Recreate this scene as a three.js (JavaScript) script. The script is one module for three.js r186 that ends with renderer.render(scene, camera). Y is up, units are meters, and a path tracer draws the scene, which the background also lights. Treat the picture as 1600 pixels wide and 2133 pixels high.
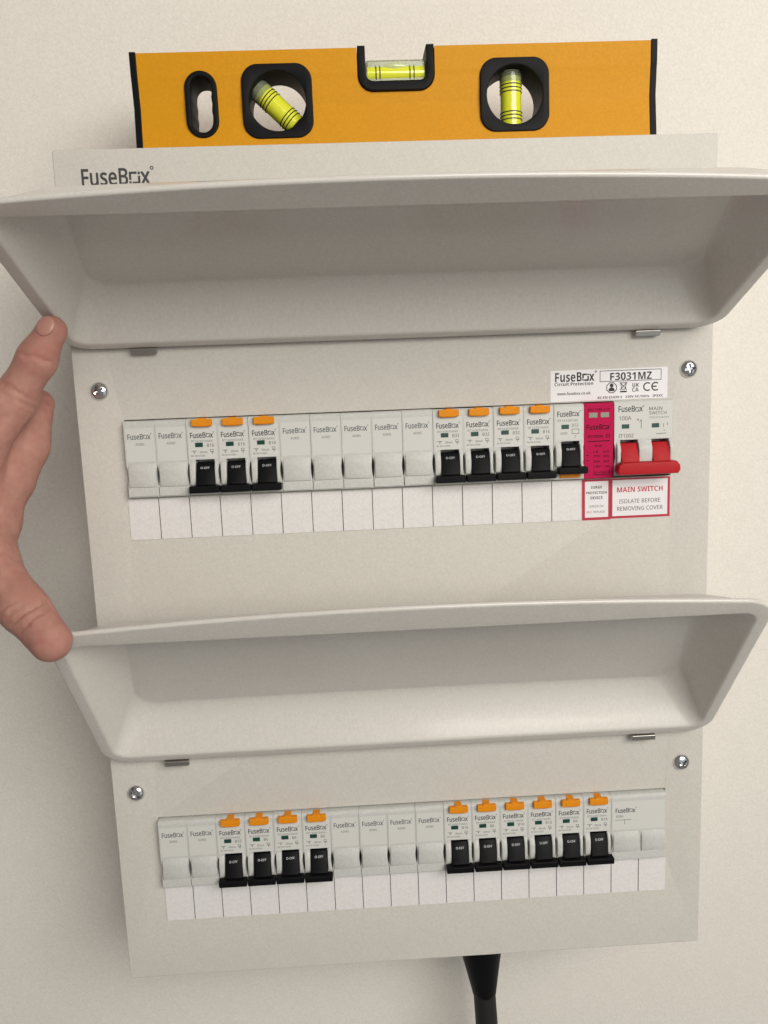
import * as THREE from 'three';
import { RoundedBoxGeometry } from 'three/addons/geometries/RoundedBoxGeometry.js';
import { mergeGeometries, mergeVertices, toCreasedNormals } from 'three/addons/utils/BufferGeometryUtils.js';
import { MarchingCubes } from 'three/addons/objects/MarchingCubes.js';
import { RectAreaLightUniformsLib } from 'three/addons/lights/RectAreaLightUniformsLib.js';
import { Brush, Evaluator, SUBTRACTION } from 'three-bvh-csg';

// ------------------------------------------------------------------ camera, light, exposure
// Lengths below are millimetres (turned to metres in mesh()); x right, y up, z out of the wall.
// Origin: top edge of the upper breaker window, on the front face of the box. BASE lifts all of it.
const BASE = 1600;
const V = (x, y, z) => new THREE.Vector3(x * 0.001, (y + BASE) * 0.001, z * 0.001);
const scene = new THREE.Scene();
const camera = new THREE.PerspectiveCamera(64.2, 768 / 1024, 0.02, 20);
camera.position.copy(V(-29.9, 17.7, 474.4));
camera.quaternion.setFromRotationMatrix(new THREE.Matrix4().set(
  0.99826488, 0.04408891, -0.03903069, 0,
  -0.03748393, 0.9870109, 0.15621918, 0,
  0.04541125, -0.1544851, 0.98695095, 0,
  0, 0, 0, 1));
scene.add(camera);
const renderer = new THREE.WebGLRenderer({ antialias: true });
renderer.toneMapping = THREE.LinearToneMapping;
renderer.toneMappingExposure = 1.02;
renderer.shadowMap.enabled = true;
RectAreaLightUniformsLib.init();
scene.background = new THREE.Color().setRGB(0.193, 0.182, 0.173);   // the dim, warm room behind the photographer

const LAMPS = [
  // name, label, centre mm, aim mm, width, height, colour, intensity
  ['unseen_ceiling_lamp', 'unseen square warm ceiling lamp panel above and to the right of the box', [660, 500, 1330], [0, -80, 0], 1250, 900, [1, 0.957, 0.878], 5.1],  // out of view, placed to light box and wall from the upper right
  ['unseen_cool_light', 'unseen tall cool light panel low to the right of the box', [950, -330, 1150], [-100, -40, 60], 1000, 1300, [0.9, 0.96, 1], 0.33],  // unseen panel, placed to cast cool light into the door hollows
];

// ------------------------------------------------------------------ helpers
let seed = 7;
const rnd = () => { seed = (seed * 1664525 + 1013904223) >>> 0; return seed / 4294967296; };
const used = {};
function numbered(n) {
  const k = used[n] = (used[n] ?? -1) + 1;
  return k ? n + '_' + String(k).padStart(3, '0') : n;
}
function thing(name, label, category, pos = [0, 0, 0], group) {
  const o = new THREE.Group();
  o.name = numbered(name); o.position.copy(V(...pos));
  o.userData = { label, category };
  if (group) o.userData.group = group;
  scene.add(o);
  return o;
}
// box-projected uv in units of `size` mm
function uvBox(g, size) {
  const p = g.attributes.position, n = g.attributes.normal, uv = new Float32Array(p.count * 2);
  for (let i = 0; i < p.count; i++) {
    const a = Math.abs(n.getX(i)), b = Math.abs(n.getY(i)), c = Math.abs(n.getZ(i));
    const [u, v] = c >= a && c >= b ? [p.getX(i), p.getY(i)] : b >= a ? [p.getX(i), p.getZ(i)] : [p.getZ(i), p.getY(i)];
    uv[2 * i] = u / size; uv[2 * i + 1] = v / size;
  }
  g.setAttribute('uv', new THREE.BufferAttribute(uv, 2));
  return g;
}
// merges geometries (mm) into one geometry (m)
function geo(list, { uv = 60, at } = {}) {
  list = [list].flat().map((g) => {
    g = g.index ? g.toNonIndexed() : g.clone();
    for (const k of Object.keys(g.attributes)) if (!['position', 'normal', 'uv'].includes(k)) g.deleteAttribute(k);
    if (uv) uvBox(g, uv);
    return g;
  });
  const g = list.length > 1 ? mergeGeometries(list) : list[0];
  if (at) g.translate(...at);
  return g.scale(0.001, 0.001, 0.001);
}
function mesh(name, geometry, material, parent, label) {
  const m = new THREE.Mesh(geometry, material);
  m.name = name; m.castShadow = m.receiveShadow = true;
  if (label) m.userData.label = label;
  parent.add(m);
  return m;
}
const rbox = (w, h, d, r, x = 0, y = 0, z = 0, seg = 2) => new RoundedBoxGeometry(w, h, d, seg, r).translate(x, y, z);
const box = (w, h, d, x = 0, y = 0, z = 0) => new THREE.BoxGeometry(w, h, d).translate(x, y, z);
function rrect(x0, y0, x1, y1, r, path = new THREE.Shape()) {
  path.moveTo(x0 + r, y0); path.lineTo(x1 - r, y0); path.absarc(x1 - r, y0 + r, r, -Math.PI / 2, 0);
  path.lineTo(x1, y1 - r); path.absarc(x1 - r, y1 - r, r, 0, Math.PI / 2);
  path.lineTo(x0 + r, y1); path.absarc(x0 + r, y1 - r, r, Math.PI / 2, Math.PI);
  path.lineTo(x0, y0 + r); path.absarc(x0 + r, y0 + r, r, Math.PI, Math.PI * 1.5);
  return path;
}
// extrusion of an outline given as (z, y) along x, centred on x = cx
function alongX(outline, width, cx = 0, bevel = 0) {
  const s = new THREE.Shape(outline.map(([z, y]) => new THREE.Vector2(z, y)));
  const g = new THREE.ExtrudeGeometry(s, { depth: width - 2 * bevel, bevelEnabled: bevel > 0, bevelThickness: bevel, bevelSize: bevel, bevelOffset: -bevel, bevelSegments: 2, curveSegments: 6 });
  g.translate(0, 0, -(width - 2 * bevel) / 2).rotateY(-Math.PI / 2);
  return g.translate(cx, 0, 0);
}
function extrude(shape, depth, bevel = 0, z0 = 0, seg = 16) {
  return new THREE.ExtrudeGeometry(shape, { depth: depth - 2 * bevel, bevelEnabled: bevel > 0, bevelThickness: bevel, bevelSize: bevel, bevelOffset: -bevel, bevelSegments: 3, curveSegments: seg }).translate(0, 0, z0 + bevel);
}

// ------------------------------------------------------------------ textures
function noiseTexture(size, octaves, lo, hi, srgb, s) {
  seed = s;
  const acc = new Float32Array(size * size);
  let total = 0;
  for (const [cells, amp] of octaves) {
    const grid = Float32Array.from({ length: cells * cells }, rnd);
    for (let y = 0; y < size; y++) for (let x = 0; x < size; x++) {
      const fx = x / size * cells, fy = y / size * cells, ix = Math.floor(fx), iy = Math.floor(fy);
      let tx = fx - ix, ty = fy - iy; tx = tx * tx * (3 - 2 * tx); ty = ty * ty * (3 - 2 * ty);
      const a = grid[iy % cells * cells + ix % cells], b = grid[iy % cells * cells + (ix + 1) % cells], c = grid[(iy + 1) % cells * cells + ix % cells], d = grid[(iy + 1) % cells * cells + (ix + 1) % cells];
      acc[y * size + x] += amp * (a + (b - a) * tx + (c - a) * ty + (a - b - c + d) * tx * ty);
    }
    total += amp;
  }
  const data = new Uint8Array(size * size * 4);
  for (let i = 0; i < size * size; i++) {
    const v = acc[i] / total;
    for (let c = 0; c < 3; c++) data[4 * i + c] = Math.round(255 * (lo[c] + (hi[c] - lo[c]) * v));
    data[4 * i + 3] = 255;
  }
  const t = new THREE.DataTexture(data, size, size);
  t.wrapS = t.wrapT = THREE.RepeatWrapping; t.magFilter = THREE.LinearFilter; t.minFilter = THREE.LinearMipmapLinearFilter; t.generateMipmaps = true;
  if (srgb) t.colorSpace = THREE.SRGBColorSpace;
  t.needsUpdate = true;
  return t;
}
const W3 = [1, 1, 1];
const grain = noiseTexture(512, [[128, 0.8], [72, 1], [44, 0.6], [9, 0.12]], [0.915, 0.912, 0.908], W3, true, 11);
const peel = noiseTexture(512, [[160, 1], [64, 0.8], [20, 0.5]], [0, 0, 0], W3, false, 23);
const plasterBump = noiseTexture(512, [[256, 0.6], [100, 1], [50, 0.7]], [0, 0, 0], W3, false, 31);
const scaled = (t, r) => { const c = t.clone(); c.repeat.set(r, r); c.needsUpdate = true; return c; };
const plasterGrain = scaled(grain, 2.2), plasterRelief = scaled(plasterBump, 1.6);

function print(w, h, scale, draw, bg) {
  const c = document.createElement('canvas');
  c.width = Math.round(w * scale); c.height = Math.round(h * scale);
  const x = c.getContext('2d');
  x.scale(scale, scale);
  if (bg) { x.fillStyle = bg; x.fillRect(0, 0, w, h); }
  draw(x);
  const t = new THREE.CanvasTexture(c);
  t.colorSpace = THREE.SRGBColorSpace; t.anisotropy = 8;
  return t;
}
function text(x, s, px, py, size, { font = 'sans-serif', weight = '', color = '#333', align = 'left', width } = {}) {
  x.font = `${weight} ${size}px ${font}`; x.fillStyle = color; x.textAlign = align; x.textBaseline = 'alphabetic';
  if (width) {
    const k = width / x.measureText(s).width;
    x.save(); x.translate(px, py); x.scale(k, 1); x.fillText(s, 0, 0); x.restore();
  } else x.fillText(s, px, py);
}
// the maker's word mark: plain letters, a squared "o" with two breaks, and a small ring
function wordmark(x, px, py, w, color, weight = '') {
  const h = w * 0.215;
  x.save(); x.translate(px, py);
  x.strokeStyle = color; x.lineWidth = weight ? 0 : h * 0.055; x.lineJoin = 'round';
  for (const [t, at, tw] of [['FuseB', 0, 0.655], ['x', 0.815, 0.13]]) {
    text(x, t, w * at, 0, h * 1.36, { color, weight, width: w * tw });
    if (!weight) { x.save(); x.translate(w * at, 0); x.scale(w * tw / x.measureText(t).width, 1); x.strokeText(t, 0, 0); x.restore(); }
  }
  x.strokeStyle = color; x.lineWidth = h * (weight ? 0.17 : 0.14);
  const a = w * 0.675, b = w * 0.795, t = -h * 0.68, q = -h * 0.07;
  const m = (q + t) / 2;
  x.beginPath(); x.moveTo(a, m + h * 0.12); x.lineTo(a, t); x.lineTo(b - w * 0.028, t); x.stroke();
  x.beginPath(); x.moveTo(b, m - h * 0.12); x.lineTo(b, q); x.lineTo(a + w * 0.028, q); x.stroke();
  x.beginPath(); x.moveTo(a, m + h * 0.2); x.lineTo(a, q + h * 0.06); x.moveTo(b, m - h * 0.2); x.lineTo(b, t - h * 0.06); x.stroke();
  x.lineWidth = h * 0.06; x.beginPath(); x.arc(w * 0.975, -h * 0.95, h * 0.09, 0, 7); x.stroke();
  x.restore();
}

// ------------------------------------------------------------------ materials
const std = (o) => new THREE.MeshStandardMaterial(o);
const phys = (o) => new THREE.MeshPhysicalMaterial(o);
const rgb = (r, g, b) => new THREE.Color().setRGB(r, g, b);
const M = {
  plaster: std({ color: rgb(0.85, 0.815, 0.755), roughness: 0.9, map: plasterGrain, bumpMap: plasterRelief, bumpScale: 0.00006 }),
  cover: phys({ color: rgb(0.645, 0.622, 0.575), roughness: 0.5, map: grain, bumpMap: peel, bumpScale: 0.00002, specularIntensity: 0.5 }),
  door: phys({ color: rgb(0.665, 0.64, 0.60), roughness: 0.3, clearcoat: 0.2, clearcoatRoughness: 0.1, map: grain, bumpMap: peel, bumpScale: 0.000004 }),
  plastic: phys({ color: rgb(0.60, 0.605, 0.585), roughness: 0.5, specularIntensity: 0.6, map: grain }),
  plate: std({ color: 0xffffff, roughness: 0.45 }),
  paper: std({ color: rgb(0.80, 0.78, 0.78), roughness: 0.7, map: grain }),
  ink: std({ color: rgb(0.03, 0.03, 0.035), roughness: 0.7 }),
  black: phys({ color: rgb(0.004, 0.004, 0.005), roughness: 0.5, specularIntensity: 0.25 }),
  rubber: std({ color: rgb(0.008, 0.008, 0.009), roughness: 0.6, bumpMap: peel, bumpScale: 0.00005 }),
  orange: phys({ color: rgb(0.80, 0.28, 0.008), roughness: 0.55, specularIntensity: 0.4, map: grain }),
  red: phys({ color: rgb(0.46, 0.012, 0.018), roughness: 0.5, specularIntensity: 0.4, map: grain }),
  green: std({ color: rgb(0.006, 0.05, 0.035), roughness: 0.3 }),
  dark: std({ color: rgb(0.02, 0.02, 0.02), roughness: 0.8 }),
  chrome: std({ color: rgb(0.75, 0.75, 0.76), roughness: 0.14, metalness: 1 }),
  steel: std({ color: rgb(0.50, 0.48, 0.44), roughness: 0.35, metalness: 1 }),
  yellow: phys({ color: rgb(0.68, 0.305, 0.008), roughness: 0.5, specularIntensity: 0.3, map: grain, bumpMap: peel, bumpScale: 0.00002 }),
  vial: phys({ color: rgb(0.86, 0.88, 0.045), roughness: 0.15, transmission: 0.12, thickness: 0.002, ior: 1.35, clearcoat: 1, clearcoatRoughness: 0.05 }),
  acrylic: phys({ color: rgb(0.62, 0.66, 0.50), roughness: 0.08, transmission: 0.75, thickness: 0, ior: 1.45 }),
  bubble: phys({ color: rgb(0.85, 0.9, 0.55), roughness: 0.1, transmission: 0.4, thickness: 0, clearcoat: 1 }),
};

// ------------------------------------------------------------------ wall and lamps
{
  const wall = new THREE.Mesh(geo(box(3600, 3000, 100, 0, 0, 0), { uv: 150 }), M.plaster);
  wall.name = 'wall'; wall.position.copy(V(0, -150, -162)); wall.castShadow = wall.receiveShadow = true;
  wall.userData = { kind: 'structure', label: 'plain cream painted wall behind the box', category: 'wall' };
  scene.add(wall);
  for (const [name, label, at, aim, w, h, c, power] of LAMPS) {
    const g = thing(name, label, name === 'unseen_ceiling_lamp' ? 'lamp' : 'window', at);
    g.lookAt(V(...aim));
    const glow = std({ color: 0x000000, emissive: rgb(...c), emissiveIntensity: power * 0.6 });
    mesh('diffuser', geo(box(w, h, 6, 0, 0, -6)), glow, g);
    const f = rrect(-w / 2 - 30, -h / 2 - 30, w / 2 + 30, h / 2 + 30, 10);
    f.holes.push(rrect(-w / 2 - 1, -h / 2 - 1, w / 2 + 1, h / 2 + 1, 2, new THREE.Path()));
    mesh('frame', geo(extrude(f, 20, 1, -16)), M.cover, g);
    const l = new THREE.RectAreaLight(rgb(...c), power, w * 0.001, h * 0.001);
    l.position.set(0, 0, 0.004); l.lookAt(0, 0, 1); l.rotation.set(0, Math.PI, 0); g.add(l);
  }
}

// ------------------------------------------------------------------ the consumer unit
const XL = -183.7, XR = 183.7, YT = 148.7, YB = -350.5, MOD = 17.7;
const PITCH = 17.58;
const ROWS = [{ dx: 0, mx: 1.0, top: 2.1, low: -42.9 }, { dx: 1.4, mx: 1.0, top: -242, low: -287.2 }];
const unit = thing('consumer_unit', 'white two row fuse box with both doors raised, fixed to the cream wall', 'fuse box', [0, 0, 0]);
{
  const x0 = XL + 1.2, x1 = XR - 1.2, y0 = YB + 1.2, y1 = YT - 1.2, h = y1 - y0, cy = (y0 + y1) / 2, w = x1 - x0;
  mesh('enclosure', geo([box(w, 1.4, 86, 0, y1 - 0.7, -69), box(w, 1.4, 86, 0, y0 + 0.7, -69), box(1.4, h - 2.8, 86, x0 + 0.7, cy, -69), box(1.4, h - 2.8, 86, x1 - 0.7, cy, -69), box(w - 2.8, h - 2.8, 1.4, 0, cy, -111)]), M.cover, unit);
  for (const r of ROWS) mesh('mounting_rail', geo(box(340, 35, 7, r.dx, (r.top + r.low) / 2, -50)), M.steel, unit);
}
const cover = (() => {
  const s = rrect(XL, YB, XR, YT, 1.2);
  for (const r of ROWS) s.holes.push(rrect(-158.7 + r.mx, r.low, 158.9 + r.mx, r.top, 0.6, new THREE.Path()));
  const plate = extrude(s, 1.8, 0.5, -1.8, 4);
  const hh = YT - YB, cy = (YT + YB) / 2;
  const skirt = [box(XR - XL, 1.5, 24, 0, YT - 0.75, -13.8), box(XR - XL, 1.5, 24, 0, YB + 0.75, -13.8), box(1.5, hh - 3, 24, XL + 0.75, cy, -13.8), box(1.5, hh - 3, 24, XR - 0.75, cy, -13.8)];
  return mesh('front_cover', geo([toCreasedNormals(plate, 0.7), ...skirt]), M.cover, unit);
})();

// screws: a shallow dome with a crossed recess
{
  const dome = new THREE.LatheGeometry([[0, 2.7], [1.8, 2.6], [3.3, 2.2], [4.5, 1.35], [5.2, 0.4], [5.25, 0], [0, 0]].map(([r, y]) => new THREE.Vector2(r, y)), 36).rotateX(Math.PI / 2);
  let b = new Brush(mergeVertices(dome)); b.updateMatrixWorld();
  const ev = new Evaluator(); ev.attributes = ['position', 'normal'];
  for (const a of [0, Math.PI / 2]) { const c = new Brush(box(6.2, 1.35, 3, 0, 0, 2.3).rotateZ(a)); c.updateMatrixWorld(); b = ev.evaluate(b, c, SUBTRACTION); b.updateMatrixWorld(); }
  const c = new Brush(new THREE.ConeGeometry(1.9, 3, 4).rotateX(-Math.PI / 2).translate(0, 0, 1.7)); c.updateMatrixWorld(); b = ev.evaluate(b, c, SUBTRACTION);
  const g = geo(toCreasedNormals(b.geometry, 0.6));
  for (const [x, y, a] of [[-169.8, 19, 0.5], [169.6, 19.1, 0.15], [-169.7, -225, 0.9], [170, -224.9, 0.65]]) {
    const m = mesh('screw', g, M.chrome, cover);
    m.position.set(x * 0.001, y * 0.001, 0.0002); m.rotation.z = a;
  }
}

// the doors: shallow trays, hinged just above each row. Local x across, y from hinge to free edge, z to the hollow side.
function loop(i, z, r, n = 14, bow = 0) {         // i = insets: side at hinge, side at free edge, hinge, free; the free edge is bowed
  const [sh, sf, ih, jf] = i, L = 139, hw = 184, pts = [];
  const y0 = ih, y1 = L - jf, xw = (y) => hw - (sh + (sf - sh) * y / L);
  const x0 = xw(y0), x1 = xw(y1);
  const add = (x, y) => pts.push([x, y - bow * Math.max(0, (y - 60) / (L - 60)) * (x / hw) ** 2, z]);
  const corner = (cx, cy, a0) => { for (let k = 0; k <= n; k++) { const a = a0 + k / n * Math.PI / 2; add(cx + r * Math.cos(a), cy + r * Math.sin(a)); } };
  const edge = (ax, ay, bx, by, m) => { for (let k = 1; k < m; k++) add(ax + (bx - ax) * k / m, ay + (by - ay) * k / m); };
  corner(-x0 + r, y0 + r, Math.PI); edge(-x0 + r, y0, x0 - r, y0, 24);
  corner(x0 - r, y0 + r, -Math.PI / 2); edge(x0, y0 + r, x1, y1 - r, 8);
  corner(x1 - r, y1 - r, 0); edge(x1 - r, y1, -x1 + r, y1, 24);
  corner(-x1 + r, y1 - r, Math.PI / 2); edge(-x1, y1 - r, -x0, y0 + r, 8);
  return pts;
}
function lerpLoop(a, b, s, t) { return a.map((p, k) => [p[0] + (b[k][0] - p[0]) * s, p[1] + (b[k][1] - p[1]) * s, p[2] + (b[k][2] - p[2]) * t]); }
function doorGeometry() {
  const BOW = 9.5, stages = [];
  const R_IN = [6.5, 7, 6.5, 17.5], P_IN = [20, 34, 30, 33], T = 2.2, R_P = 13;
  const off = (i, d) => i.map((v) => v + d);
  const depth = (pts, dz) => pts.map(([x, y]) => [x, y, -(23.5 - 3.5 * y / 139 + 1.2 * (1 - (x / 184) ** 2)) - dz]);
  // wall section: a straight slope, then a cove into the panel
  const wall = (from, to, list) => list.map((q) => lerpLoop(from, to, 2 * q * (1 - q) * 0.66 + q * q, 2 * q * (1 - q) * 0.97 + q * q));
  const Q = [0.12, 0.25, 0.38, 0.5, 0.6, 0.7, 0.8, 0.9, 1];
  const inner = depth(loop(P_IN, 0, R_P), 0), rimIn = loop(off(R_IN, 1.4), -1.2, 8, 14, 0);
  stages.push(...wall(rimIn, inner, Q).reverse(), rimIn, loop(off(R_IN, 0.5), -0.3, 8.5, 14, 0), loop(off(R_IN, -0.4), 0, 9, 14, 0));
  // rim, rounded, then the outside back to the centre
  stages.push(loop([1.6, 1.6, 1.6, 1.6], 0, 14, 14, BOW), loop([0.5, 0.5, 0.5, 0.5], -0.45, 15, 14, BOW), loop([0, 0, 0, 0], -1.5, 15.5, 14, BOW), loop([0.4, 0.4, 0.4, 0.4], -2.6, 15, 14, BOW), loop([1.6, 1.6, 1.6, 1.4], -3.1, 14, 14, BOW));
  const rimOut = loop([4.2, 4.6, 4, 9], -3.8, 12, 14, 4), outer = depth(loop(off(P_IN, -1.2), 0, R_P + 3), T);
  stages.push(rimOut, ...wall(rimOut, outer, Q));
  const n = stages[0].length, pos = stages.flat(2), idx = [];
  for (let k = 0; k + 1 < stages.length; k++) for (let i = 0; i < n; i++) {
    const a = k * n + i, b = k * n + (i + 1) % n, c = a + n, d = b + n;
    idx.push(a, c, b, b, c, d);
  }
  // the two panels, spanned across their end rings
  const last = (stages.length - 1) * n;
  for (const [ring, base, turn] of [[stages[0], 0, false], [stages[stages.length - 1], last, true]]) {
    for (const [p, q, r] of THREE.ShapeUtils.triangulateShape(ring.map(([x, y]) => new THREE.Vector2(x, y)), [])) turn ? idx.push(base + p, base + r, base + q) : idx.push(base + p, base + q, base + r);
  }
  const g = new THREE.BufferGeometry();
  g.setAttribute('position', new THREE.Float32BufferAttribute(pos, 3)); g.setIndex(idx); g.computeVertexNormals();
  const nn = g.attributes.normal, S = stages.length;   // the panels' own normals
  for (let k = 0; k < S; k++) if (k === 0 || k === S - 1) for (let i = k * n; i < (k + 1) * n; i++) {
    const v = new THREE.Vector3(-2.4 * pos[3 * i] / 33856, -0.025, 1).normalize().multiplyScalar(k === 0 ? 1 : -1);
    nn.setXYZ(i, v.x, v.y, v.z);
  }
  return geo(g);
}
const doorGeo = doorGeometry();
const hingeTab = geo([rbox(14.5, 3.4, 2.4, 0.4, 0, 0, 0)]);
for (const [y, z, turn, label, zt] of [[41.6, 5, 66, 'upper door, raised nearly level', 0], [-202.5, 6, 37, 'lower door, raised steeply', 0]]) {
  const d = mesh('door', doorGeo, M.door, unit, label);
  d.position.set(0, y * 0.001, z * 0.001); d.rotation.x = THREE.MathUtils.degToRad(turn);
  for (const x of [-142, 143.5]) {
    const t = mesh('hinge_tab', hingeTab, M.steel, d);
    // held flat against the cover, under the rim
    t.position.set(x * 0.001, -0.0014, 0.0008); t.rotation.x = -d.rotation.x * 0.75;
  }
}

// circuit labels: white slips on a dark backing, so that the joints show as lines
{
  const slip = geo(rbox(MOD - 0.42, 24.0, 0.3, 0.12, 0, 0, 0, 1));
  ROWS.forEach((r, k) => {
    const n = k ? 18 : 15, w = n * MOD, x0 = -159.3 + r.dx + (k ? 0.3 : 0), y = r.low - 0.5 - 12.1;
    const strip = mesh('label_strip', geo(box(w - 0.4, 23.9, 0.2, x0 + w / 2, y, 0.1)), M.ink, cover);
    for (let i = 0; i < n; i++) { const m = mesh('circuit_label', slip, M.paper, strip); m.position.set((x0 + (i + 0.5) * MOD) * 0.001, y * 0.001, 0.0003); }
  });
}
function sheet(name, w, h, tex, at, parent, label, rough = 0.6, t = 0.25) {
  const m = mesh(name, geo(rboxFlat(w, h, t), { uv: 0 }), std({ map: tex, roughness: rough }), parent, label);
  m.position.set(at[0] * 0.001, at[1] * 0.001, at[2] * 0.001);
  return m;
}
function rboxFlat(w, h, t) {                       // front face with 0..1 uv, thin sides
  const g = new THREE.BoxGeometry(w, h, t).translate(0, 0, t / 2), uv = g.attributes.uv, n = g.attributes.normal;
  for (let i = 0; i < uv.count; i++) if (n.getZ(i) < 0.5) uv.setXY(i, 0.002, 0.002);
  return g;
}
const PAPER = '#e2dfe2';
sheet('surge_warning_label', 17.2, 24.4, print(17.2, 24.4, 24, (x) => {
  x.fillStyle = PAPER; x.fillRect(1.7, 1.2, 14, 21.6);
  const o = { align: 'center', weight: 'bold', color: '#2a2528' };
  text(x, 'SURGE', 8.6, 5.6, 2.2, o); text(x, 'PROTECTION', 8.6, 8.7, 2.05, o); text(x, 'DEVICE', 8.6, 11.9, 2.2, o);
  text(x, 'GREEN OK', 8.6, 16.6, 1.9, { ...o, color: '#3d5a48', weight: '' });
  text(x, 'RED', 2.6, 19.9, 1.8, { color: '#b03040' }); text(x, 'REPLACE', 6.6, 19.9, 1.8, { color: '#2a2528' });
}, '#b3243f'), [115.4, -55.6, 0], cover, 'red bordered white surge protection label');
sheet('main_switch_label', 35.6, 24.0, print(35.6, 24, 24, (x) => {
  x.fillStyle = PAPER; x.fillRect(0.9, 1.0, 33.2, 21.6);
  text(x, 'MAIN SWITCH', 17.4, 8.3, 4.2, { align: 'center', color: '#b51f2e', weight: 'bold' });
  text(x, 'ISOLATE BEFORE', 17.4, 15.2, 3.35, { align: 'center', color: '#131317' });
  text(x, 'REMOVING COVER', 17.4, 19.6, 3.35, { align: 'center', color: '#131317' });
}, '#b3243f'), [141.9, -55.4, 0], cover, 'red bordered white main switch label');
sheet('rating_label', 69, 17.8, print(69, 17.8, 24, (x) => {
  const ink = '#16161a';
  wordmark(x, 2.3, 6.3, 25, ink, 'bold');
  text(x, 'Circuit Protection', 2.3, 9.2, 2.6, { weight: 'bold', color: ink, width: 23 });
  text(x, 'www.fusebox.co.uk', 4, 14.2, 2.2, { weight: 'bold', color: ink, width: 19.6 });
  x.strokeStyle = ink; x.lineWidth = 0.35; x.strokeRect(29.2, 1.1, 36, 6.1);
  text(x, 'F3031MZ', 47.2, 6.25, 6, { weight: 'bold', color: ink, align: 'center' });
  // octagon with a keyed person, crossed-out bin, conformity marks
  x.beginPath(); for (let k = 0; k <= 8; k++) x.lineTo(36 + 3.1 * Math.cos((k + 0.5) * Math.PI / 4), 10.9 + 3.1 * Math.sin((k + 0.5) * Math.PI / 4)); x.lineWidth = 0.45; x.stroke();
  x.fillStyle = ink; x.beginPath(); x.arc(36, 9.6, 1.1, 0, 7); x.fill(); x.beginPath(); x.moveTo(34.2, 12.9); x.lineTo(34.5, 11.2); x.lineTo(36, 10.6); x.lineTo(37.5, 11.2); x.lineTo(37.8, 12.9); x.fill();
  x.lineWidth = 0.4; x.beginPath(); x.moveTo(41.3, 8.4); x.lineTo(42, 12); x.lineTo(44, 12); x.lineTo(44.7, 8.4); x.moveTo(40.8, 8.3); x.lineTo(45.2, 8.3); x.moveTo(40.9, 12.4); x.lineTo(45.1, 8); x.moveTo(45.1, 12.4); x.lineTo(40.9, 8); x.stroke();
  x.fillRect(41, 12.9, 4, 0.9);
  text(x, 'UK', 48, 10.8, 3.1, { weight: 'bold', color: ink }); text(x, 'CA', 48, 13.5, 3.1, { weight: 'bold', color: ink });
  x.lineWidth = 0.75; x.beginPath(); x.arc(57.2, 11, 2.2, 0.9, 5.4); x.stroke(); x.beginPath(); x.arc(62, 11, 2.2, 0.9, 5.4); x.moveTo(59.9, 11); x.lineTo(62.6, 11); x.stroke();
  text(x, 'BS EN 61439-3   230V AC/50Hz   IPXXC', 27.6, 16.9, 1.95, { weight: 'bold', color: ink, width: 39 });
}, PAPER), [122.6, 11.9, 0], cover, 'white rating label with black print');
{
  const m = sheet('printed_mark', 42, 11, print(42, 11, 24, (x) => wordmark(x, 0.8, 9.4, 40, '#3c3d40')), [-149.6, 134.0, 0.05], cover, undefined, 0.6, 0.05);
  m.material.transparent = true; m.castShadow = false;
}

// ------------------------------------------------------------------ modules on the rails
const BODY = '#cdcdc9', INK = '#45484a', FAINT = '#64676a';
const plateMat = (tex) => phys({ map: tex, roughness: 0.7, specularIntensity: 0.35 });
const plateTex = (w, h, draw) => plateMat(print(w, h, 28, draw, BODY));
const rcbo = (rating) => plateTex(16, 19, (x) => {
  wordmark(x, 0.9, 6.6, 14, INK);
  text(x, 'RT1A3016AXX', 1.6, 8.9, 1.7, { color: FAINT, width: 12.2 });
  text(x, rating, 10.2, 12.4, 2.5, { color: INK });
  text(x, '30mA', 6, 15.2, 1.7, { color: INK }); x.strokeStyle = INK; x.lineWidth = 0.22;
  x.beginPath(); x.moveTo(1.4, 14.2); x.lineTo(4.4, 14.2); x.moveTo(2.6, 14.2); x.lineTo(3, 15.6); x.lineTo(3.6, 14.2); x.stroke();
  x.strokeRect(12.2, 13.6, 1.5, 1.2); x.beginPath(); x.moveTo(12.3, 15.2); x.lineTo(14.3, 15.2); x.moveTo(13, 15.2); x.lineTo(13.2, 16.4); x.stroke();
  text(x, 'BS EN 61009', 1, 17.7, 1.3, { color: INK, width: 8 });
});
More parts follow.
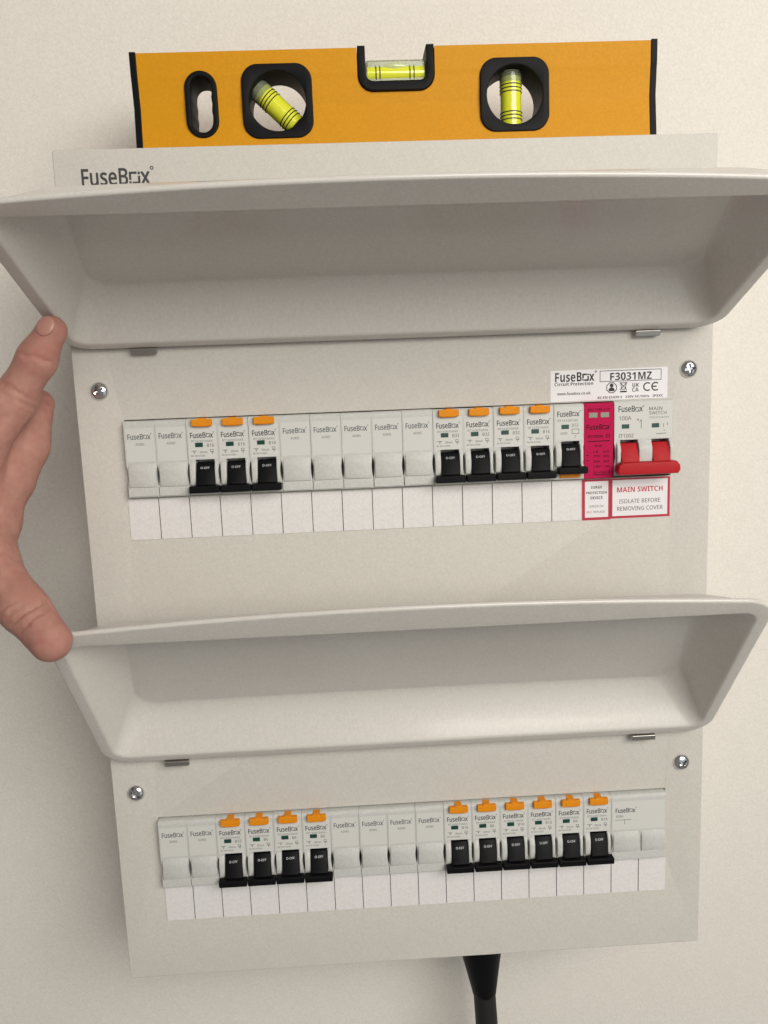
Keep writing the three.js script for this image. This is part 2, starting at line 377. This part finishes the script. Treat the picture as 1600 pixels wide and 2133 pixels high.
const PL = {
  B16: rcbo('B16'), B32: rcbo('B32'), B6: rcbo('B6'),
  blank: plateTex(16, 19, (x) => { wordmark(x, 0.9, 6.1, 14, FAINT); text(x, 'ADMS', 5.4, 9.7, 2, { color: FAINT, width: 5 }); }),
  mcb: plateTex(16, 19, (x) => {
    wordmark(x, 0.9, 5.2, 14, INK); text(x, 'RT1A16B100', 1.2, 8.2, 1.9, { color: FAINT, width: 12 });
    text(x, 'B32', 9.6, 11.6, 2.4, { color: FAINT }); text(x, '6000', 3, 15.6, 1.9, { color: FAINT }); x.strokeStyle = FAINT; x.lineWidth = 0.3; x.strokeRect(9.8, 12.8, 4, 2.6); text(x, '3', 11.2, 17.4, 1.8, { color: FAINT });
  }),
  spare: plateTex(33.4, 19, (x) => { wordmark(x, 1.6, 7.2, 13.6, INK); text(x, '100A', 1.8, 10.8, 2.2, { color: INK }); x.strokeStyle = FAINT; x.lineWidth = 0.3; x.beginPath(); x.moveTo(1.6, 12.4); x.lineTo(12, 12.4); x.moveTo(7.6, 12.6); x.lineTo(7.6, 15.4); x.stroke(); text(x, '- -', 14.6, 13.6, 2, { color: FAINT }); }),
  main: plateTex(33.4, 19.6, (x) => {
    wordmark(x, 1.4, 3.9, 15.4, INK); text(x, 'MAIN', 19.4, 2.9, 2.7, { color: INK, width: 8.4 }); text(x, 'SWITCH', 19.6, 6.2, 2.5, { color: INK, width: 10.6 });
    text(x, 'Disconnector', 20, 8.4, 1.5, { color: FAINT, width: 11.6 }); text(x, '100A', 1.8, 8.7, 3.3, { color: INK }); text(x, 'IT100Z', 1.8, 18.5, 3, { color: INK });
    x.strokeStyle = INK; x.lineWidth = 0.3; x.beginPath(); x.arc(13.2, 8.6, 0.4, 0, 7); x.moveTo(15.2, 8.6); x.lineTo(15.2, 13.6); x.moveTo(14.2, 9.8); x.lineTo(15.2, 8.6); x.moveTo(28.4, 11.2); x.lineTo(28.4, 13.4); x.moveTo(30.6, 10.8); x.lineTo(30.6, 12.4); x.moveTo(28.4, 15.2); x.lineTo(29.4, 15.2); x.moveTo(24, 17.2); x.lineTo(30, 16.9); x.stroke();
  }),
  surge: plateMat(print(17, 43.4, 28, (x) => {
    const k = '#2a0617', o = { color: k, weight: 'bold' };
    text(x, 'SPD TYPE 2 1P', 1.8, 4.4, 2.1, { ...o, width: 13.4 });
    wordmark(x, 1, 15.2, 14.8, k, 'bold'); text(x, 'SPDT2MINI', 1.8, 19.9, 2.2, { ...o, width: 9.4 }); x.strokeStyle = k; x.lineWidth = 0.4; x.strokeRect(13, 18.2, 1.8, 1.6);
    x.fillStyle = k; x.fillRect(2, 21.6, 13, 0.55); text(x, '8/20', 6.2, 25.2, 2, o);
    for (const [a, b, yy] of [['L-N', 'N-PE', 28.4], ['275V', '255V', 31], ['20kA', '20kA', 34], ['1.3kV', '1.5kV', 37]]) { text(x, a, 5.2, yy, 1.8, o); text(x, b, 11, yy, 1.7, o); }
    for (const yy of [30.8, 33.8, 39.6]) x.fillRect(1.2, yy - 1, 1.5, 0.5);
    text(x, 'IEC 61643-11', 5.4, 40.4, 1.7, { ...o, width: 10 }); x.fillRect(5.4, 41.4, 8, 0.5);
  }, '#b40e48')),
};
M.surge = phys({ color: rgb(0.46, 0.006, 0.08), roughness: 0.6, specularIntensity: 0.35, map: grain });

// module outline: window centre is y = 0, cover face is z = 0
const H = 21.85, FRONT = 4.6;
function casing(w, slots, dy = 0) {                // front with openings and finger notches in its sides, rounded shoulder, block behind
  const s = new THREE.Shape(), e = w / 2, N = 10, yT = 19.0;
  s.moveTo(-e, -H); s.lineTo(e, -H);
  for (let k = 0; k <= N; k++) s.lineTo(e - 0.75 * Math.sin(k / N * Math.PI), -16 + dy + 12.6 * k / N);
  s.lineTo(e, yT); s.lineTo(-e, yT);
  for (let k = N; k >= 0; k--) s.lineTo(-e + 0.75 * Math.sin(k / N * Math.PI), -16 + dy + 12.6 * k / N);
  for (const [a, b] of slots) { const h = new THREE.Path(); h.moveTo(a, -17.2 + dy); h.lineTo(a, -1.5 + dy); h.lineTo(b, -1.5 + dy); h.lineTo(b, -17.2 + dy); h.lineTo(a, -17.2 + dy); s.holes.push(h); }
  const o = [[-6, yT], [FRONT, yT]];
  for (let k = 0; k <= 6; k++) { const t = k / 6 * Math.PI / 2; o.push([FRONT - 2.2 + 2.2 * Math.cos(t), H - 2.2 + 2.2 * Math.sin(t)]); }
  o.push([-6, H]);
  return [extrude(s, FRONT + 6, 0, -6, 4), toCreasedNormals(alongX(o, w), 0.5), box(w - 0.2, 2 * H - 1, 34, 0, 0, -23.05)];
}
// the nose: a bulge that stands proud, cut off flat below; narrower than the module so that slots show between neighbours
function nose(x0, x1, dy = 0, rise = 2.5) {
  const o = [[FRONT - 2, -2.2 + dy]], N = 8;
  for (let k = 0; k <= N; k++) { const t = k / N; o.push([FRONT + rise * Math.sin(t * Math.PI / 2) * (1 - 0.06 * t), -2.6 + dy - 5.4 * t]); }
  o.push([FRONT + rise * 0.95, -11.5 + dy], [FRONT + rise * 0.85, -15.4 + dy], [FRONT + rise * 0.7, -15.9 + dy], [FRONT - 2, -15.9 + dy]);
  return toCreasedNormals(alongX(o, x1 - x0, (x0 + x1) / 2, 0.45), 0.6);
}
const sill = (w) => rbox(w - 0.5, 5.3, 3, 0.4, 0, -18.7, FRONT - 0.7);
function toggleGeo(w, cx, bar, barX, dy = 0) {
  const o = [[-3, -3.4 + dy], [FRONT - 1.4, -3.6 + dy]];
  for (let k = 1; k <= 6; k++) { const t = k / 6; o.push([FRONT - 1.4 + 5.8 * t ** 0.8, -3.6 + dy - 11.9 * t]); }
  o.push([FRONT + 3.6, -17.2 + dy], [-3, -17.2 + dy]);
  return [toCreasedNormals(alongX(o, w, cx, 0.35), 0.6), rbox(bar, 4.0, 5.4, 0.7, barX, -18.1 + dy, FRONT + 4.4)];
}
const offText = print(9, 2.6, 28, (x) => text(x, 'O-OFF', 4.5, 2.2, 2.5, { align: 'center', color: '#d8d8dc', width: 0 }));
const offMat = std({ map: offText, transparent: true, roughness: 0.6 });
const offGeo = geo(rboxFlat(6.8, 1.96, 0.04), { uv: 0 });
const G = {
  rcbo: geo([...casing(17.44, [[-4.7, 6.1]]), nose(-8.1, -4.75), nose(6.15, 8.0), sill(17.5)]),
  mcb: geo([...casing(17.44, [[-4.7, 6.1]], 1.9), nose(-8.1, -4.75, 1.9), nose(6.15, 8.0, 1.9)]),
  blank: geo([...casing(17.44, []), nose(-7.6, 7.9, 0, 1.5), sill(17.5)]),
  spare: geo([...casing(34.9, []), nose(-16.4, -0.1, 0, 1.5), nose(1.6, 16.6, 0, 1.5), sill(35.2)]),
  main: geo([...casing(34.8, [[-13.9, -3.3], [4.6, 15.0]], 0.6), nose(-16.2, -13.95, 0.6), nose(-3.25, 4.55, 0.6), nose(15.05, 16.9, 0.6)]),
  surge: geo(casing(17.3, [])),
  toggle: geo(toggleGeo(10.5, 0.7, 17.1, 0.3)),
  toggleMcb: geo(toggleGeo(10.5, 0.7, 17.1, 0.8, 1.9)),
  plate: geo(rboxFlat(16, 19, 0.06), { uv: 0 }),
  widePlate: geo(rboxFlat(33.4, 19, 0.06), { uv: 0 }),
  mainPlate: geo(rboxFlat(33.4, 19.6, 0.06), { uv: 0 }),
  surgePlate: geo(rboxFlat(17, 43.4, 0.06), { uv: 0 }),
  pane: geo(rbox(4.4, 2.5, 0.3, 0.12, 0, 0, 0, 1)),
  button: geo([rbox(11.6, 3.9, 3, 0.4, 0, 0.45, 0), rbox(8.6, 1.4, 2.7, 0.5, 0, -1.2, 0), rbox(4.4, 1.4, 6.4, 0.3, 0, 2.2, -2.4)]),
  tag: geo(rbox(12, 3.6, 1.2, 0.3)),
};
const P = (m, x, y, z) => { m.position.set(x * 0.001, y * 0.001, z * 0.001); return m; };
function makeRcbo() {
  const t = thing('circuit_breaker', '', 'circuit breaker');
  mesh('body', G.rcbo, M.plastic, t);
  P(mesh('front_plate', G.plate, PL.B16, t), 0, 8.2, FRONT);
  P(mesh('status_window', G.pane, M.green, t), -2.1, 6.9, FRONT + 0.12);
  const g = mesh('toggle', G.toggle, M.black, t);
  const p = P(mesh('printed_mark', offGeo, offMat, g), 0.7, -6.4, FRONT + 1.75); p.rotation.x = -0.5; p.castShadow = false;
  P(mesh('test_button', G.button, M.orange, t), 0.4, 19.1, FRONT + 1);
  return t;
}
function makeBlank() {
  const t = thing('blank_module', '', 'blank module');
  mesh('body', G.blank, M.plastic, t);
  P(mesh('front_plate', G.plate, PL.blank, t), 0, 8.2, FRONT);
  return t;
}
const protos = {};
function slot(kind, row, i, label, group, plate) {
  const r = ROWS[row], first = !protos[kind];
  let t;
  if (first) t = protos[kind] = kind === 'rcbo' ? makeRcbo() : makeBlank();
  else { t = protos[kind].clone(); t.name = numbered(kind === 'rcbo' ? 'circuit_breaker' : 'blank_module'); scene.add(t); }
  t.position.copy(V((i - 9.5) * PITCH + r.mx + (rnd() - 0.5) * 0.08, (r.top + r.low) / 2 + 0.15 + (rnd() - 0.5) * 0.25, (rnd() - 0.5) * 0.25));
  t.rotation.z = (rnd() - 0.5) * 0.007;
  t.userData = { label, category: kind === 'rcbo' ? 'circuit breaker' : 'blank module', group };
  if (plate) t.children.find((c) => c.name === 'front_plate').material = PL[plate];
  return t;
}
seed = 91;
const BR = 'circuit breakers in the two rows', BL = 'blank modules filling the two rows';
const ORD = ['leftmost', 'second', 'third', 'fourth', 'fifth', 'sixth'];
slot('blank', 0, 1, 'pale grey blank module at the far left end of the upper row', BL);
slot('blank', 0, 2, 'pale grey blank module just left of the upper row breaker trio', BL);
['leftmost', 'middle', 'rightmost'].forEach((w, k) => slot('rcbo', 0, 3 + k, `black toggle breaker with orange button, ${w} of the trio at left in upper row`, BR, 'B16'));
['first', 'second', 'middle', 'fourth', 'last'].forEach((w, k) => slot('blank', 0, 6 + k, `pale grey blank module, ${w} from left of five between upper row breakers`, BL));
['leftmost', 'second', 'third', 'rightmost'].forEach((w, k) => slot('rcbo', 0, 11 + k, `black toggle breaker with orange button, ${w} of four right of the upper row blanks`, BR, k < 3 ? 'B32' : 'B16'));
slot('blank', 1, 1, 'pale grey blank module at the far left end of the lower row', BL);
slot('blank', 1, 2, 'pale grey blank module just left of the lower row group of four breakers', BL);
['leftmost', 'second', 'third', 'rightmost'].forEach((w, k) => slot('rcbo', 1, 3 + k, `black toggle breaker with orange button, ${w} of four at left in lower row`, BR, k ? 'B6' : 'B32'));
['first', 'second', 'third', 'last'].forEach((w, k) => slot('blank', 1, 7 + k, `pale grey blank module, ${w} from left of four between lower row breakers`, BL));
['leftmost', 'second', 'third', 'fourth', 'fifth', 'rightmost'].forEach((w, k) => slot('rcbo', 1, 11 + k, `black toggle breaker with orange button, ${w} of six at right in lower row`, BR, k === 1 || k === 4 ? 'B6' : 'B16'));
{ // breaker without a top button, orange tag below its toggle
  const y = (ROWS[0].top + ROWS[0].low) / 2 + 0.2, t = thing('circuit_breaker', 'black toggle breaker with orange tag below its toggle, beside the pink red module', 'circuit breaker', [5.5 * PITCH + 1, y, 0.3]);
  mesh('body', G.mcb, M.plastic, t); P(mesh('front_plate', G.plate, PL.mcb, t), 0, 10.6, FRONT);
  P(mesh('status_window', G.pane, M.green, t), -2.2, 8.8, FRONT + 0.12);
  const g = mesh('toggle', G.toggleMcb, M.black, t);
  const p = P(mesh('printed_mark', offGeo, offMat, g), 0.7, -4.4, FRONT + 1.75); p.rotation.x = -0.5; p.castShadow = false;
  P(mesh('orange_tag', G.tag, M.orange, t), 0.6, -19.2, FRONT + 0.3);
}
{ // surge protector
  const y = (ROWS[0].top + ROWS[0].low) / 2 + 0.1, t = thing('surge_protector', 'pink red surge protection module with two small grey windows, left of the main switch', 'surge protector', [6.5 * PITCH + 1, y, 0]);
  mesh('body', G.surge, M.surge, t); P(mesh('front_plate', G.surgePlate, PL.surge, t), 0, 0, FRONT);
  const pane = geo(rbox(5, 2.9, 0.4, 0.5, 0, 0, 0, 2));
  for (const x of [-3.3, 3.5]) P(mesh('status_window', pane, std({ color: rgb(0.23, 0.25, 0.2), roughness: 0.3 }), t), x, 14.9, FRONT + 0.12);
}
{ // main switch
  const y = (ROWS[0].top + ROWS[0].low) / 2 + 0.9, t = thing('main_switch', 'two pole main switch with joined red handles at the right end of upper row', 'main switch', [8 * PITCH + 1.1, y, 0.2]);
  mesh('body', G.main, M.plastic, t); P(mesh('front_plate', G.mainPlate, PL.main, t), 0, 9.3, FRONT);
  for (const x of [-10.8, 6.9]) P(mesh('status_window', G.pane, M.green, t), x, 6.9, FRONT + 0.12);
  const bar = new THREE.Shape([[-18, -18.9], [-16.9, -20.9], [17.3, -20.9], [18.6, -18.9], [18.3, -16.0], [16.4, -13.8], [-15, -13.8], [-17.4, -15.6]].map(([a, b]) => new THREE.Vector2(a, b + 0.4)));
  const barGeo = toCreasedNormals(extrude(bar, 7, 0.8, FRONT + 2.6, 2), 0.5);
  const lever = (cx) => toggleGeo(10.2, cx, 10, cx, 0.6)[0];
  mesh('handle', geo([lever(-8.6), lever(9.8), barGeo]), M.red, t);
}
{ // two module blank at the right of the lower row
  const r = ROWS[1], t = thing('blank_module', 'double width pale grey blank module at the right end of lower row', 'blank module', [8 * PITCH + r.mx, (r.top + r.low) / 2 + 0.2, 0.1], BL);
  mesh('body', G.spare, M.plastic, t); P(mesh('front_plate', G.widePlate, PL.spare, t), 0, 8.2, FRONT);
}

// ------------------------------------------------------------------ spirit level on top of the box
{
  const t = thing('spirit_level', 'yellow orange box spirit level with black frames standing on top of the fuse box', 'spirit level', [7.4, 149, -40]);
  t.rotation.z = 0.0035;
  const HL = 58.6, D = 12;
  const prof = [[-D, 0], [D, 0], [D, 4], [D - 2.3, 29], [D - 1.0, 43], [D - 0.5, 46], [D - 0.1, HL], [-D + 0.1, HL], [-D + 0.5, 46], [-D + 1.0, 43], [-D + 2.3, 29], [-D, 4]];
  const sq = (cx) => rrect(cx - 20.2, 11.0, cx + 20.2, 51.4, 9.5);
  const stadium = (cx, w, y0, y1) => rrect(cx - w / 2, y0, cx + w / 2, y1, w / 2 - 0.01);
  const U = new THREE.Shape(); U.moveTo(-22.4, 70); U.lineTo(-22.4, 44); U.absarc(-13.4, 44, 9, Math.PI, Math.PI * 1.5); U.lineTo(13.4, 35); U.absarc(13.4, 44, 9, -Math.PI / 2, 0); U.lineTo(22.4, 70);
  const ev = new Evaluator(); ev.attributes = ['position', 'normal'];
  let b = new Brush(mergeVertices(alongX(prof, 298))); b.updateMatrixWorld();
  const X1 = -69.6, X2 = 68, XS = -113, XU = -0.6;
  for (const s of [extrude(sq(X1), 40, 0, -20), extrude(sq(X2), 40, 0, -20), extrude(stadium(XS, 18.4, 12.4, 48.6), 40, 0, -20), extrude(U, 40, 0, -20).translate(XU, 0, 0)]) {
    const c = new Brush(s); c.updateMatrixWorld(); b = ev.evaluate(b, c, SUBTRACTION); b.updateMatrixWorld();
  }
  mesh('rail', geo(toCreasedNormals(b.geometry, 0.3)), M.yellow, t);
  const capProf = prof.map(([z, y]) => [z * 1.045, y < 5 ? y + 0.1 : y + 0.5]);
  for (const x of [-150, 150]) mesh('end_cap', geo(alongX(capProf, 3.8, x, 0.4)), M.black, t);
  const DP = 2 * D + 0.8;
  const vialGeo = (r, l) => [new THREE.CylinderGeometry(r, r, l, 40)];
  const ring = (r, y) => new THREE.TorusGeometry(r, 0.32, 8, 40).rotateX(Math.PI / 2).translate(0, y, 0);
  for (const [cx, turn] of [[X1, 0.8], [X2, 0.0]]) {
    const f = sq(cx); f.holes.push(new THREE.Path().absarc(cx, 31.2, 16.3, 0, Math.PI * 2, true));
    mesh('vial_frame', geo(toCreasedNormals(extrude(f, DP, 0.6, -DP / 2, 32), 0.5)), M.black, t);
    const v = mesh('vial', geo(vialGeo(6.3, 27).concat()), M.vial, t); P(v, cx, 30.2, 0); v.rotation.z = turn;
    mesh('vial_end', geo(new THREE.CylinderGeometry(6.5, 6.5, 6.2, 40).translate(0, 13.6, 0)), M.acrylic, v);
    mesh('vial_lines', geo([-10.2, -8.1, -6.2, 5.2, 7.2, 9.2].slice(turn ? 0 : 0).map((y) => ring(6.35, y))), M.ink, v);
  }
  const s = stadium(XS, 18.4, 12.4, 48.6), hole = new THREE.Path();
  const N = 48;                                    // grip opening with a scalloped edge
  for (let k = 0; k <= N; k++) { const a = -k / N * Math.PI * 2, c = Math.cos(a), q = Math.sin(a), y = 30.5 + Math.sign(q) * Math.min(15.2, Math.abs(q) * 15.2 ** 1), w = 5.9 * (Math.abs(y - 30.5) > 9.3 ? Math.sqrt(Math.max(0, 1 - ((Math.abs(y - 30.5) - 9.3) / 5.95) ** 2)) : 1) + (Math.abs(y - 30.5) < 9 ? 0.22 * Math.cos((y - 30.5) * 0.9) : 0); const x = XS + Math.sign(c || 1) * w * (Math.abs(c) < 0.03 ? 0 : 1); k ? hole.lineTo(x, y) : hole.moveTo(x, y); }
  s.holes.push(hole);
  mesh('hanging_slot', geo(toCreasedNormals(extrude(s, DP, 0.6, -DP / 2, 24), 0.5)), M.black, t);
  // top vial in its open cradle
  const C = new THREE.Shape(); C.moveTo(-22, 59.6); C.lineTo(-22, 44.2); C.absarc(-13, 44.2, 9, Math.PI, Math.PI * 1.5); C.lineTo(13, 35.2); C.absarc(13, 44.2, 9, -Math.PI / 2, 0); C.lineTo(22, 59.6);
  C.lineTo(17.6, 59.6); C.lineTo(17.6, 45); C.absarc(13.2, 45, 4.4, 0, -Math.PI / 2, true); C.lineTo(-13.2, 40.6); C.absarc(-13.2, 45, 4.4, -Math.PI / 2, -Math.PI, true); C.lineTo(-17.6, 59.6);
  mesh('vial_frame', geo(toCreasedNormals(extrude(C, DP, 0.6, -DP / 2, 12), 0.5).translate(XU, 0, 0)), M.black, t);
  const block = mesh('vial_block', geo(rbox(34.6, 12.6, 16, 1.2, XU, 47, 0)), M.acrylic, t);
  const v = P(mesh('vial', geo(new THREE.CylinderGeometry(4.9, 4.9, 33, 40).rotateZ(Math.PI / 2)), M.vial, t), XU, 46.2, 4.2);
  mesh('vial_lines', geo([-11.5, -9.2, 8.2, 10.6].map((x) => ring(4.98, 0).rotateZ(Math.PI / 2).translate(x, 0, 0))), M.ink, v);
  mesh('bubble', geo(new THREE.SphereGeometry(1, 24, 16).scale(7.4, 2.2, 2.6).translate(-0.4, 3.5, 2.6)), M.bubble, v);
  void block;
}

// ------------------------------------------------------------------ supply cable below the box
{
  const t = thing('supply_cable', 'thick black cable with flared sleeve leaving the bottom of the fuse box', 'cable', [47.2, -351, -58]);
  const gl = new THREE.LatheGeometry([[0, 6], [18, 6], [18, -8], [17, -20], [15, -36], [12.2, -53], [10.2, -66], [9.0, -72], [8.6, -74], [0, -74]].map(([r, y]) => new THREE.Vector2(r, y)).reverse(), 40);
  const q = gl.attributes.position;
  for (let i = 0; i < q.count; i++) { const y = q.getY(i); q.setX(i, q.getX(i) * (1 + 0.03 * Math.sin(y * 0.3)) + (y < 0 ? -y * 0.055 : 0)); }
  gl.computeVertexNormals();
  mesh('sleeve', geo(gl), M.black, t);
  const path = new THREE.CatmullRomCurve3([[3.4, -60, 0], [4.4, -80, 0], [5.6, -110, 1], [6.4, -150, 0], [9, -230, -6], [14, -330, -14], [14, -600, -18]].map((p) => new THREE.Vector3(...p)));
  mesh('sheath', geo(new THREE.TubeGeometry(path, 80, 8.1, 28)), M.rubber, t);
}

// ------------------------------------------------------------------ the hand
{
  const t = thing('person', "left hand reaching in from the left, index finger and thumb holding up both doors", 'person', [0, 0, 0]);
  const J = {
    tip: [-177.9, 50.0, 44.0, 8.2],
    dip: [-187.0, 36.5, 42.7, 9.5],
    pip: [-201.6, 15.7, 42.4, 10.8],
    mcp: [-223.8, -16.9, 54.8, 14],
    m0: [-200.7, 13.1, 10.4, 9.2],
    m1: [-207.3, -8.8, 19.7, 13.0],
    m2: [-214.8, -24.7, 32.0, 14.6],
    m3: [-236.5, -30.4, 50.3, 15],
    t0: [-175.8, -97.3, 93.7, 10.7],
    t1: [-190.9, -84.0, 82.9, 11.4],
    t2: [-214.4, -63.1, 66.5, 14.8],
    t3: [-246.2, -49.1, 54.9, 19],
    web: [-219.7, -45.4, 47.3, 14.2],
    r0: [-246, 28, 12, 8], r1: [-252, 4, 18, 9.6], r2: [-260, -24, 41, 13], l0: [-268, 16, 18, 7], l1: [-274, -6, 24, 8.4], l2: [-281, -36, 42, 12],
    w0: [-291, -72, 62, 21], w1: [-296, -76, 76, 22], heel: [-262, -58, 50, 20],
  };
  const bones = [['tip', 'dip'], ['dip', 'pip'], ['pip', 'mcp'], ['m0', 'm1'], ['m1', 'm2'], ['m2', 'm3'], ['t0', 't1'], ['t1', 't2'], ['t2', 't3'], ['r0', 'r1'], ['r1', 'r2'], ['l0', 'l1'], ['l1', 'l2'], ['mcp', 'heel'], ['m3', 'heel'], ['r2', 'w0'], ['l2', 'w0'], ['heel', 'w0'], ['t3', 'w0'], ['w0', 'w1'], ['mcp', 'web'], ['web', 't2'], ['m2', 'web'], ['web', 'heel'], ['web', 'm3'], ['mcp', 'm3'], ['m3', 'r2'], ['r2', 'l2'], ['t3', 'heel']];
  const R = 184, half = R / 2, SIDE = 100, C = [-242, -26, 46], K = 2.3;
  const mc = new MarchingCubes(R, new THREE.MeshBasicMaterial(), false, false, 400000);
  const sum = new Float32Array(R * R * R);
  for (const [an, bn] of bones) {
    const a = J[an], b = J[bn], lo = [], hi = [];
    for (let c = 0; c < 3; c++) {
      const m = Math.max(a[3], b[3]) + 10;
      lo[c] = Math.max(1, Math.floor((Math.min(a[c], b[c]) - m - C[c]) / SIDE * half + half)); hi[c] = Math.min(R - 2, Math.ceil((Math.max(a[c], b[c]) + m - C[c]) / SIDE * half + half));
    }
    const dx = b[0] - a[0], dy = b[1] - a[1], dz = b[2] - a[2], dd = dx * dx + dy * dy + dz * dz;
    for (let k = lo[2]; k <= hi[2]; k++) for (let j = lo[1]; j <= hi[1]; j++) for (let i = lo[0]; i <= hi[0]; i++) {
      const x = (i - half) / half * SIDE + C[0] - a[0], y = (j - half) / half * SIDE + C[1] - a[1], z = (k - half) / half * SIDE + C[2] - a[2];
      const s = Math.min(1, Math.max(0, (x * dx + y * dy + z * dz) / dd));
      const d = Math.hypot(x - dx * s, y - dy * s, z - dz * s) - (a[3] + (b[3] - a[3]) * s);
      if (d < 10) sum[i + j * R + k * R * R] += Math.exp(-Math.max(d, -40) / K);
    }
  }
  for (let q = 0; q < sum.length; q++) mc.field[q] = sum[q] > 0 ? Math.min(20, K * Math.log(sum[q]) - 0.7) : -10;
  mc.isolation = 0; mc.update();
  let g = new THREE.BufferGeometry();
  g.setAttribute('position', new THREE.BufferAttribute(mc.positionArray.slice(0, mc.count * 3), 3));
  g.scale(SIDE, SIDE, SIDE).translate(...C);
  g = mergeVertices(g, 0.01); g.computeVertexNormals();
  // creases (real grooves) and slight unevenness, then reddish and pale patches of the skin itself
  const p = g.attributes.position, n = g.attributes.normal, col = new Float32Array(p.count * 3);
  const creases = [ // a, b, depth, width
    [[-191.4, 38.9], [-178.2, 34.6], 0.9, 0.8],
    [[-202.7, 24.2], [-187.7, 14.7], 0.6, 1.1],
    [[-202.4, 19.6], [-188.6, 10.2], 0.6, 1.1],
    [[-205.5, 27.5], [-192, 18.5], 0.45, 0.9], [[-203.5, 22], [-190, 12.8], 0.4, 0.7], [[-202, 16.5], [-190.5, 8], 0.4, 0.8],
    [[-199, -83], [-190, -76.6], 0.4, 0.8], [[-209, -12], [-196, -2], 0.45, 1.0], [[-194.5, -88.5], [-177.4, -78.3], 1.3, 0.75],
    [[-188.0, -90.8], [-175.1, -80.7], 1.0, 0.75],
    [[-196.0, -85.2], [-186.7, -79.3], 0.7, 0.8],
  ];
  const base = [0.41, 0.195, 0.152];
  const spots = [[J.tip, 9, [0.03, -0.02, -0.01]], [[-183, 41.5, 50], 8, [0.02, -0.045, -0.035]], [J.t0, 10, [0.03, -0.03, -0.015]], [[-181, -93, 102], 6, [-0.09, -0.075, -0.045]], [J.m0, 10, [0.03, -0.03, -0.02]], [J.pip, 12, [0.03, 0.02, 0.01]], [[-190, -84, 92], 7, [0.05, 0.03, 0.015]], [[-224, -20, 66], 18, [0.05, -0.02, -0.01]]];
  const hash = (x, y, z) => { const s = Math.sin(x * 12.9898 + y * 78.233 + z * 37.719) * 43758.5453; return s - Math.floor(s); };
  const vn = (x, y, z) => { const i = Math.floor(x), j = Math.floor(y), k = Math.floor(z); let v = 0; for (let q = 0; q < 8; q++) { const a = q & 1, b = q >> 1 & 1, c = q >> 2; const f = (u, o) => { u = u * u * (3 - 2 * u); return o ? u : 1 - u; }; v += hash(i + a, j + b, k + c) * f(x - i, a) * f(y - j, b) * f(z - k, c); } return v; };
  for (let i = 0; i < p.count; i++) {
    const x = p.getX(i), y = p.getY(i), z = p.getZ(i);
    let d = (vn(x / 7, y / 7, z / 7) - 0.5) * 0.6 + (vn(x / 2.4, y / 2.4, z / 2.4) - 0.5) * 0.22;
    for (const [a, b, dep, w] of creases) {
      const ab = [b[0] - a[0], b[1] - a[1]], s = ((x - a[0]) * ab[0] + (y - a[1]) * ab[1]) / (ab[0] ** 2 + ab[1] ** 2);
      if (s < -0.1 || s > 1.1 || n.getZ(i) < 0) continue;
      const e = Math.hypot(x - a[0] - ab[0] * s, y - a[1] - ab[1] * s + 0.5 * Math.sin(s * 9)), fade = Math.min(1, Math.max(0, (s + 0.1) * 5), Math.max(0, (1.1 - s) * 5));
      d -= dep * fade * Math.exp(-((e / w) ** 2));
    }
    p.setXYZ(i, x + n.getX(i) * d, y + n.getY(i) * d, z + n.getZ(i) * d);
    const m = 0.5 * (vn(x / 5, y / 5 + 9, z / 5) - 0.5) + 0.7 * (vn(x / 2.2, y / 2.2 + 5, z / 2.2) - 0.5), f = vn(x / 1.6, y / 1.6, z / 1.6 + 4) - 0.5;
    const c = base.map((v, k) => v * (1 + 0.1 * f) + m * [0.06, 0.07, 0.05][k]);
    for (const [s, r, dc] of spots) { const w = Math.exp(-((x - s[0]) ** 2 + (y - s[1]) ** 2 + (z - s[2]) ** 2) / r / r); const blotch = w * Math.max(0, 0.25 + 1.1 * (vn(x / 2.6 + 3, y / 2.6, z / 2.6) - 0.25)); for (let k = 0; k < 3; k++) c[k] += 0.75 * dc[k] * blotch; }
    col.set(c, 3 * i);
  }
  g.computeVertexNormals();
  g.setAttribute('color', new THREE.BufferAttribute(col, 3));
  const uv = new Float32Array(p.count * 2);
  for (let i = 0; i < p.count; i++) { uv[2 * i] = p.getX(i) / 14; uv[2 * i + 1] = (p.getY(i) + 0.4 * p.getZ(i)) / 14; }
  g.setAttribute('uv', new THREE.BufferAttribute(uv, 2)); g.scale(0.001, 0.001, 0.001);
  mesh('hand', g, phys({ vertexColors: true, roughness: 0.52, bumpMap: plasterBump, bumpScale: 0.0002, sheen: 0.15, sheenColor: rgb(0.5, 0.2, 0.15) }), t);
  const nailMat = phys({ color: rgb(0.45, 0.225, 0.178), roughness: 0.36 });
  for (const [q, dir, up, w, l] of [[J.tip, [-0.1, 0.3, 0.95], [0.5, 0.8, -0.2], 4.7, 5.4], [J.t0, [-0.7, -0.55, -0.5], [0.6, -0.78, 0.1], 4.9, 5.6]]) {
    const e = new THREE.Vector3(...dir).normalize().multiplyScalar(q[3] - 1.4), at = [q[0] + e.x, q[1] + e.y, q[2] + e.z];
    const nail = mesh('fingernail', geo(new THREE.SphereGeometry(1, 32, 20).scale(w, l, 1.5)), nailMat, t);
    const zz = new THREE.Vector3(...dir).normalize(), xx = new THREE.Vector3(...up).cross(zz).normalize(), yy = zz.clone().cross(xx);
    nail.quaternion.setFromRotationMatrix(new THREE.Matrix4().makeBasis(xx, yy, zz)); P(nail, ...at);
  }
  const arm = new THREE.CatmullRomCurve3([[-294, -75, 72], [-304, -84, 110], [-330, -110, 200], [-360, -140, 300]].map((q) => new THREE.Vector3(...q)));
  mesh('sleeve', geo(new THREE.TubeGeometry(arm, 24, 34, 28)), std({ color: rgb(0.05, 0.055, 0.07), roughness: 0.9 }), t);
}

renderer.render(scene, camera);
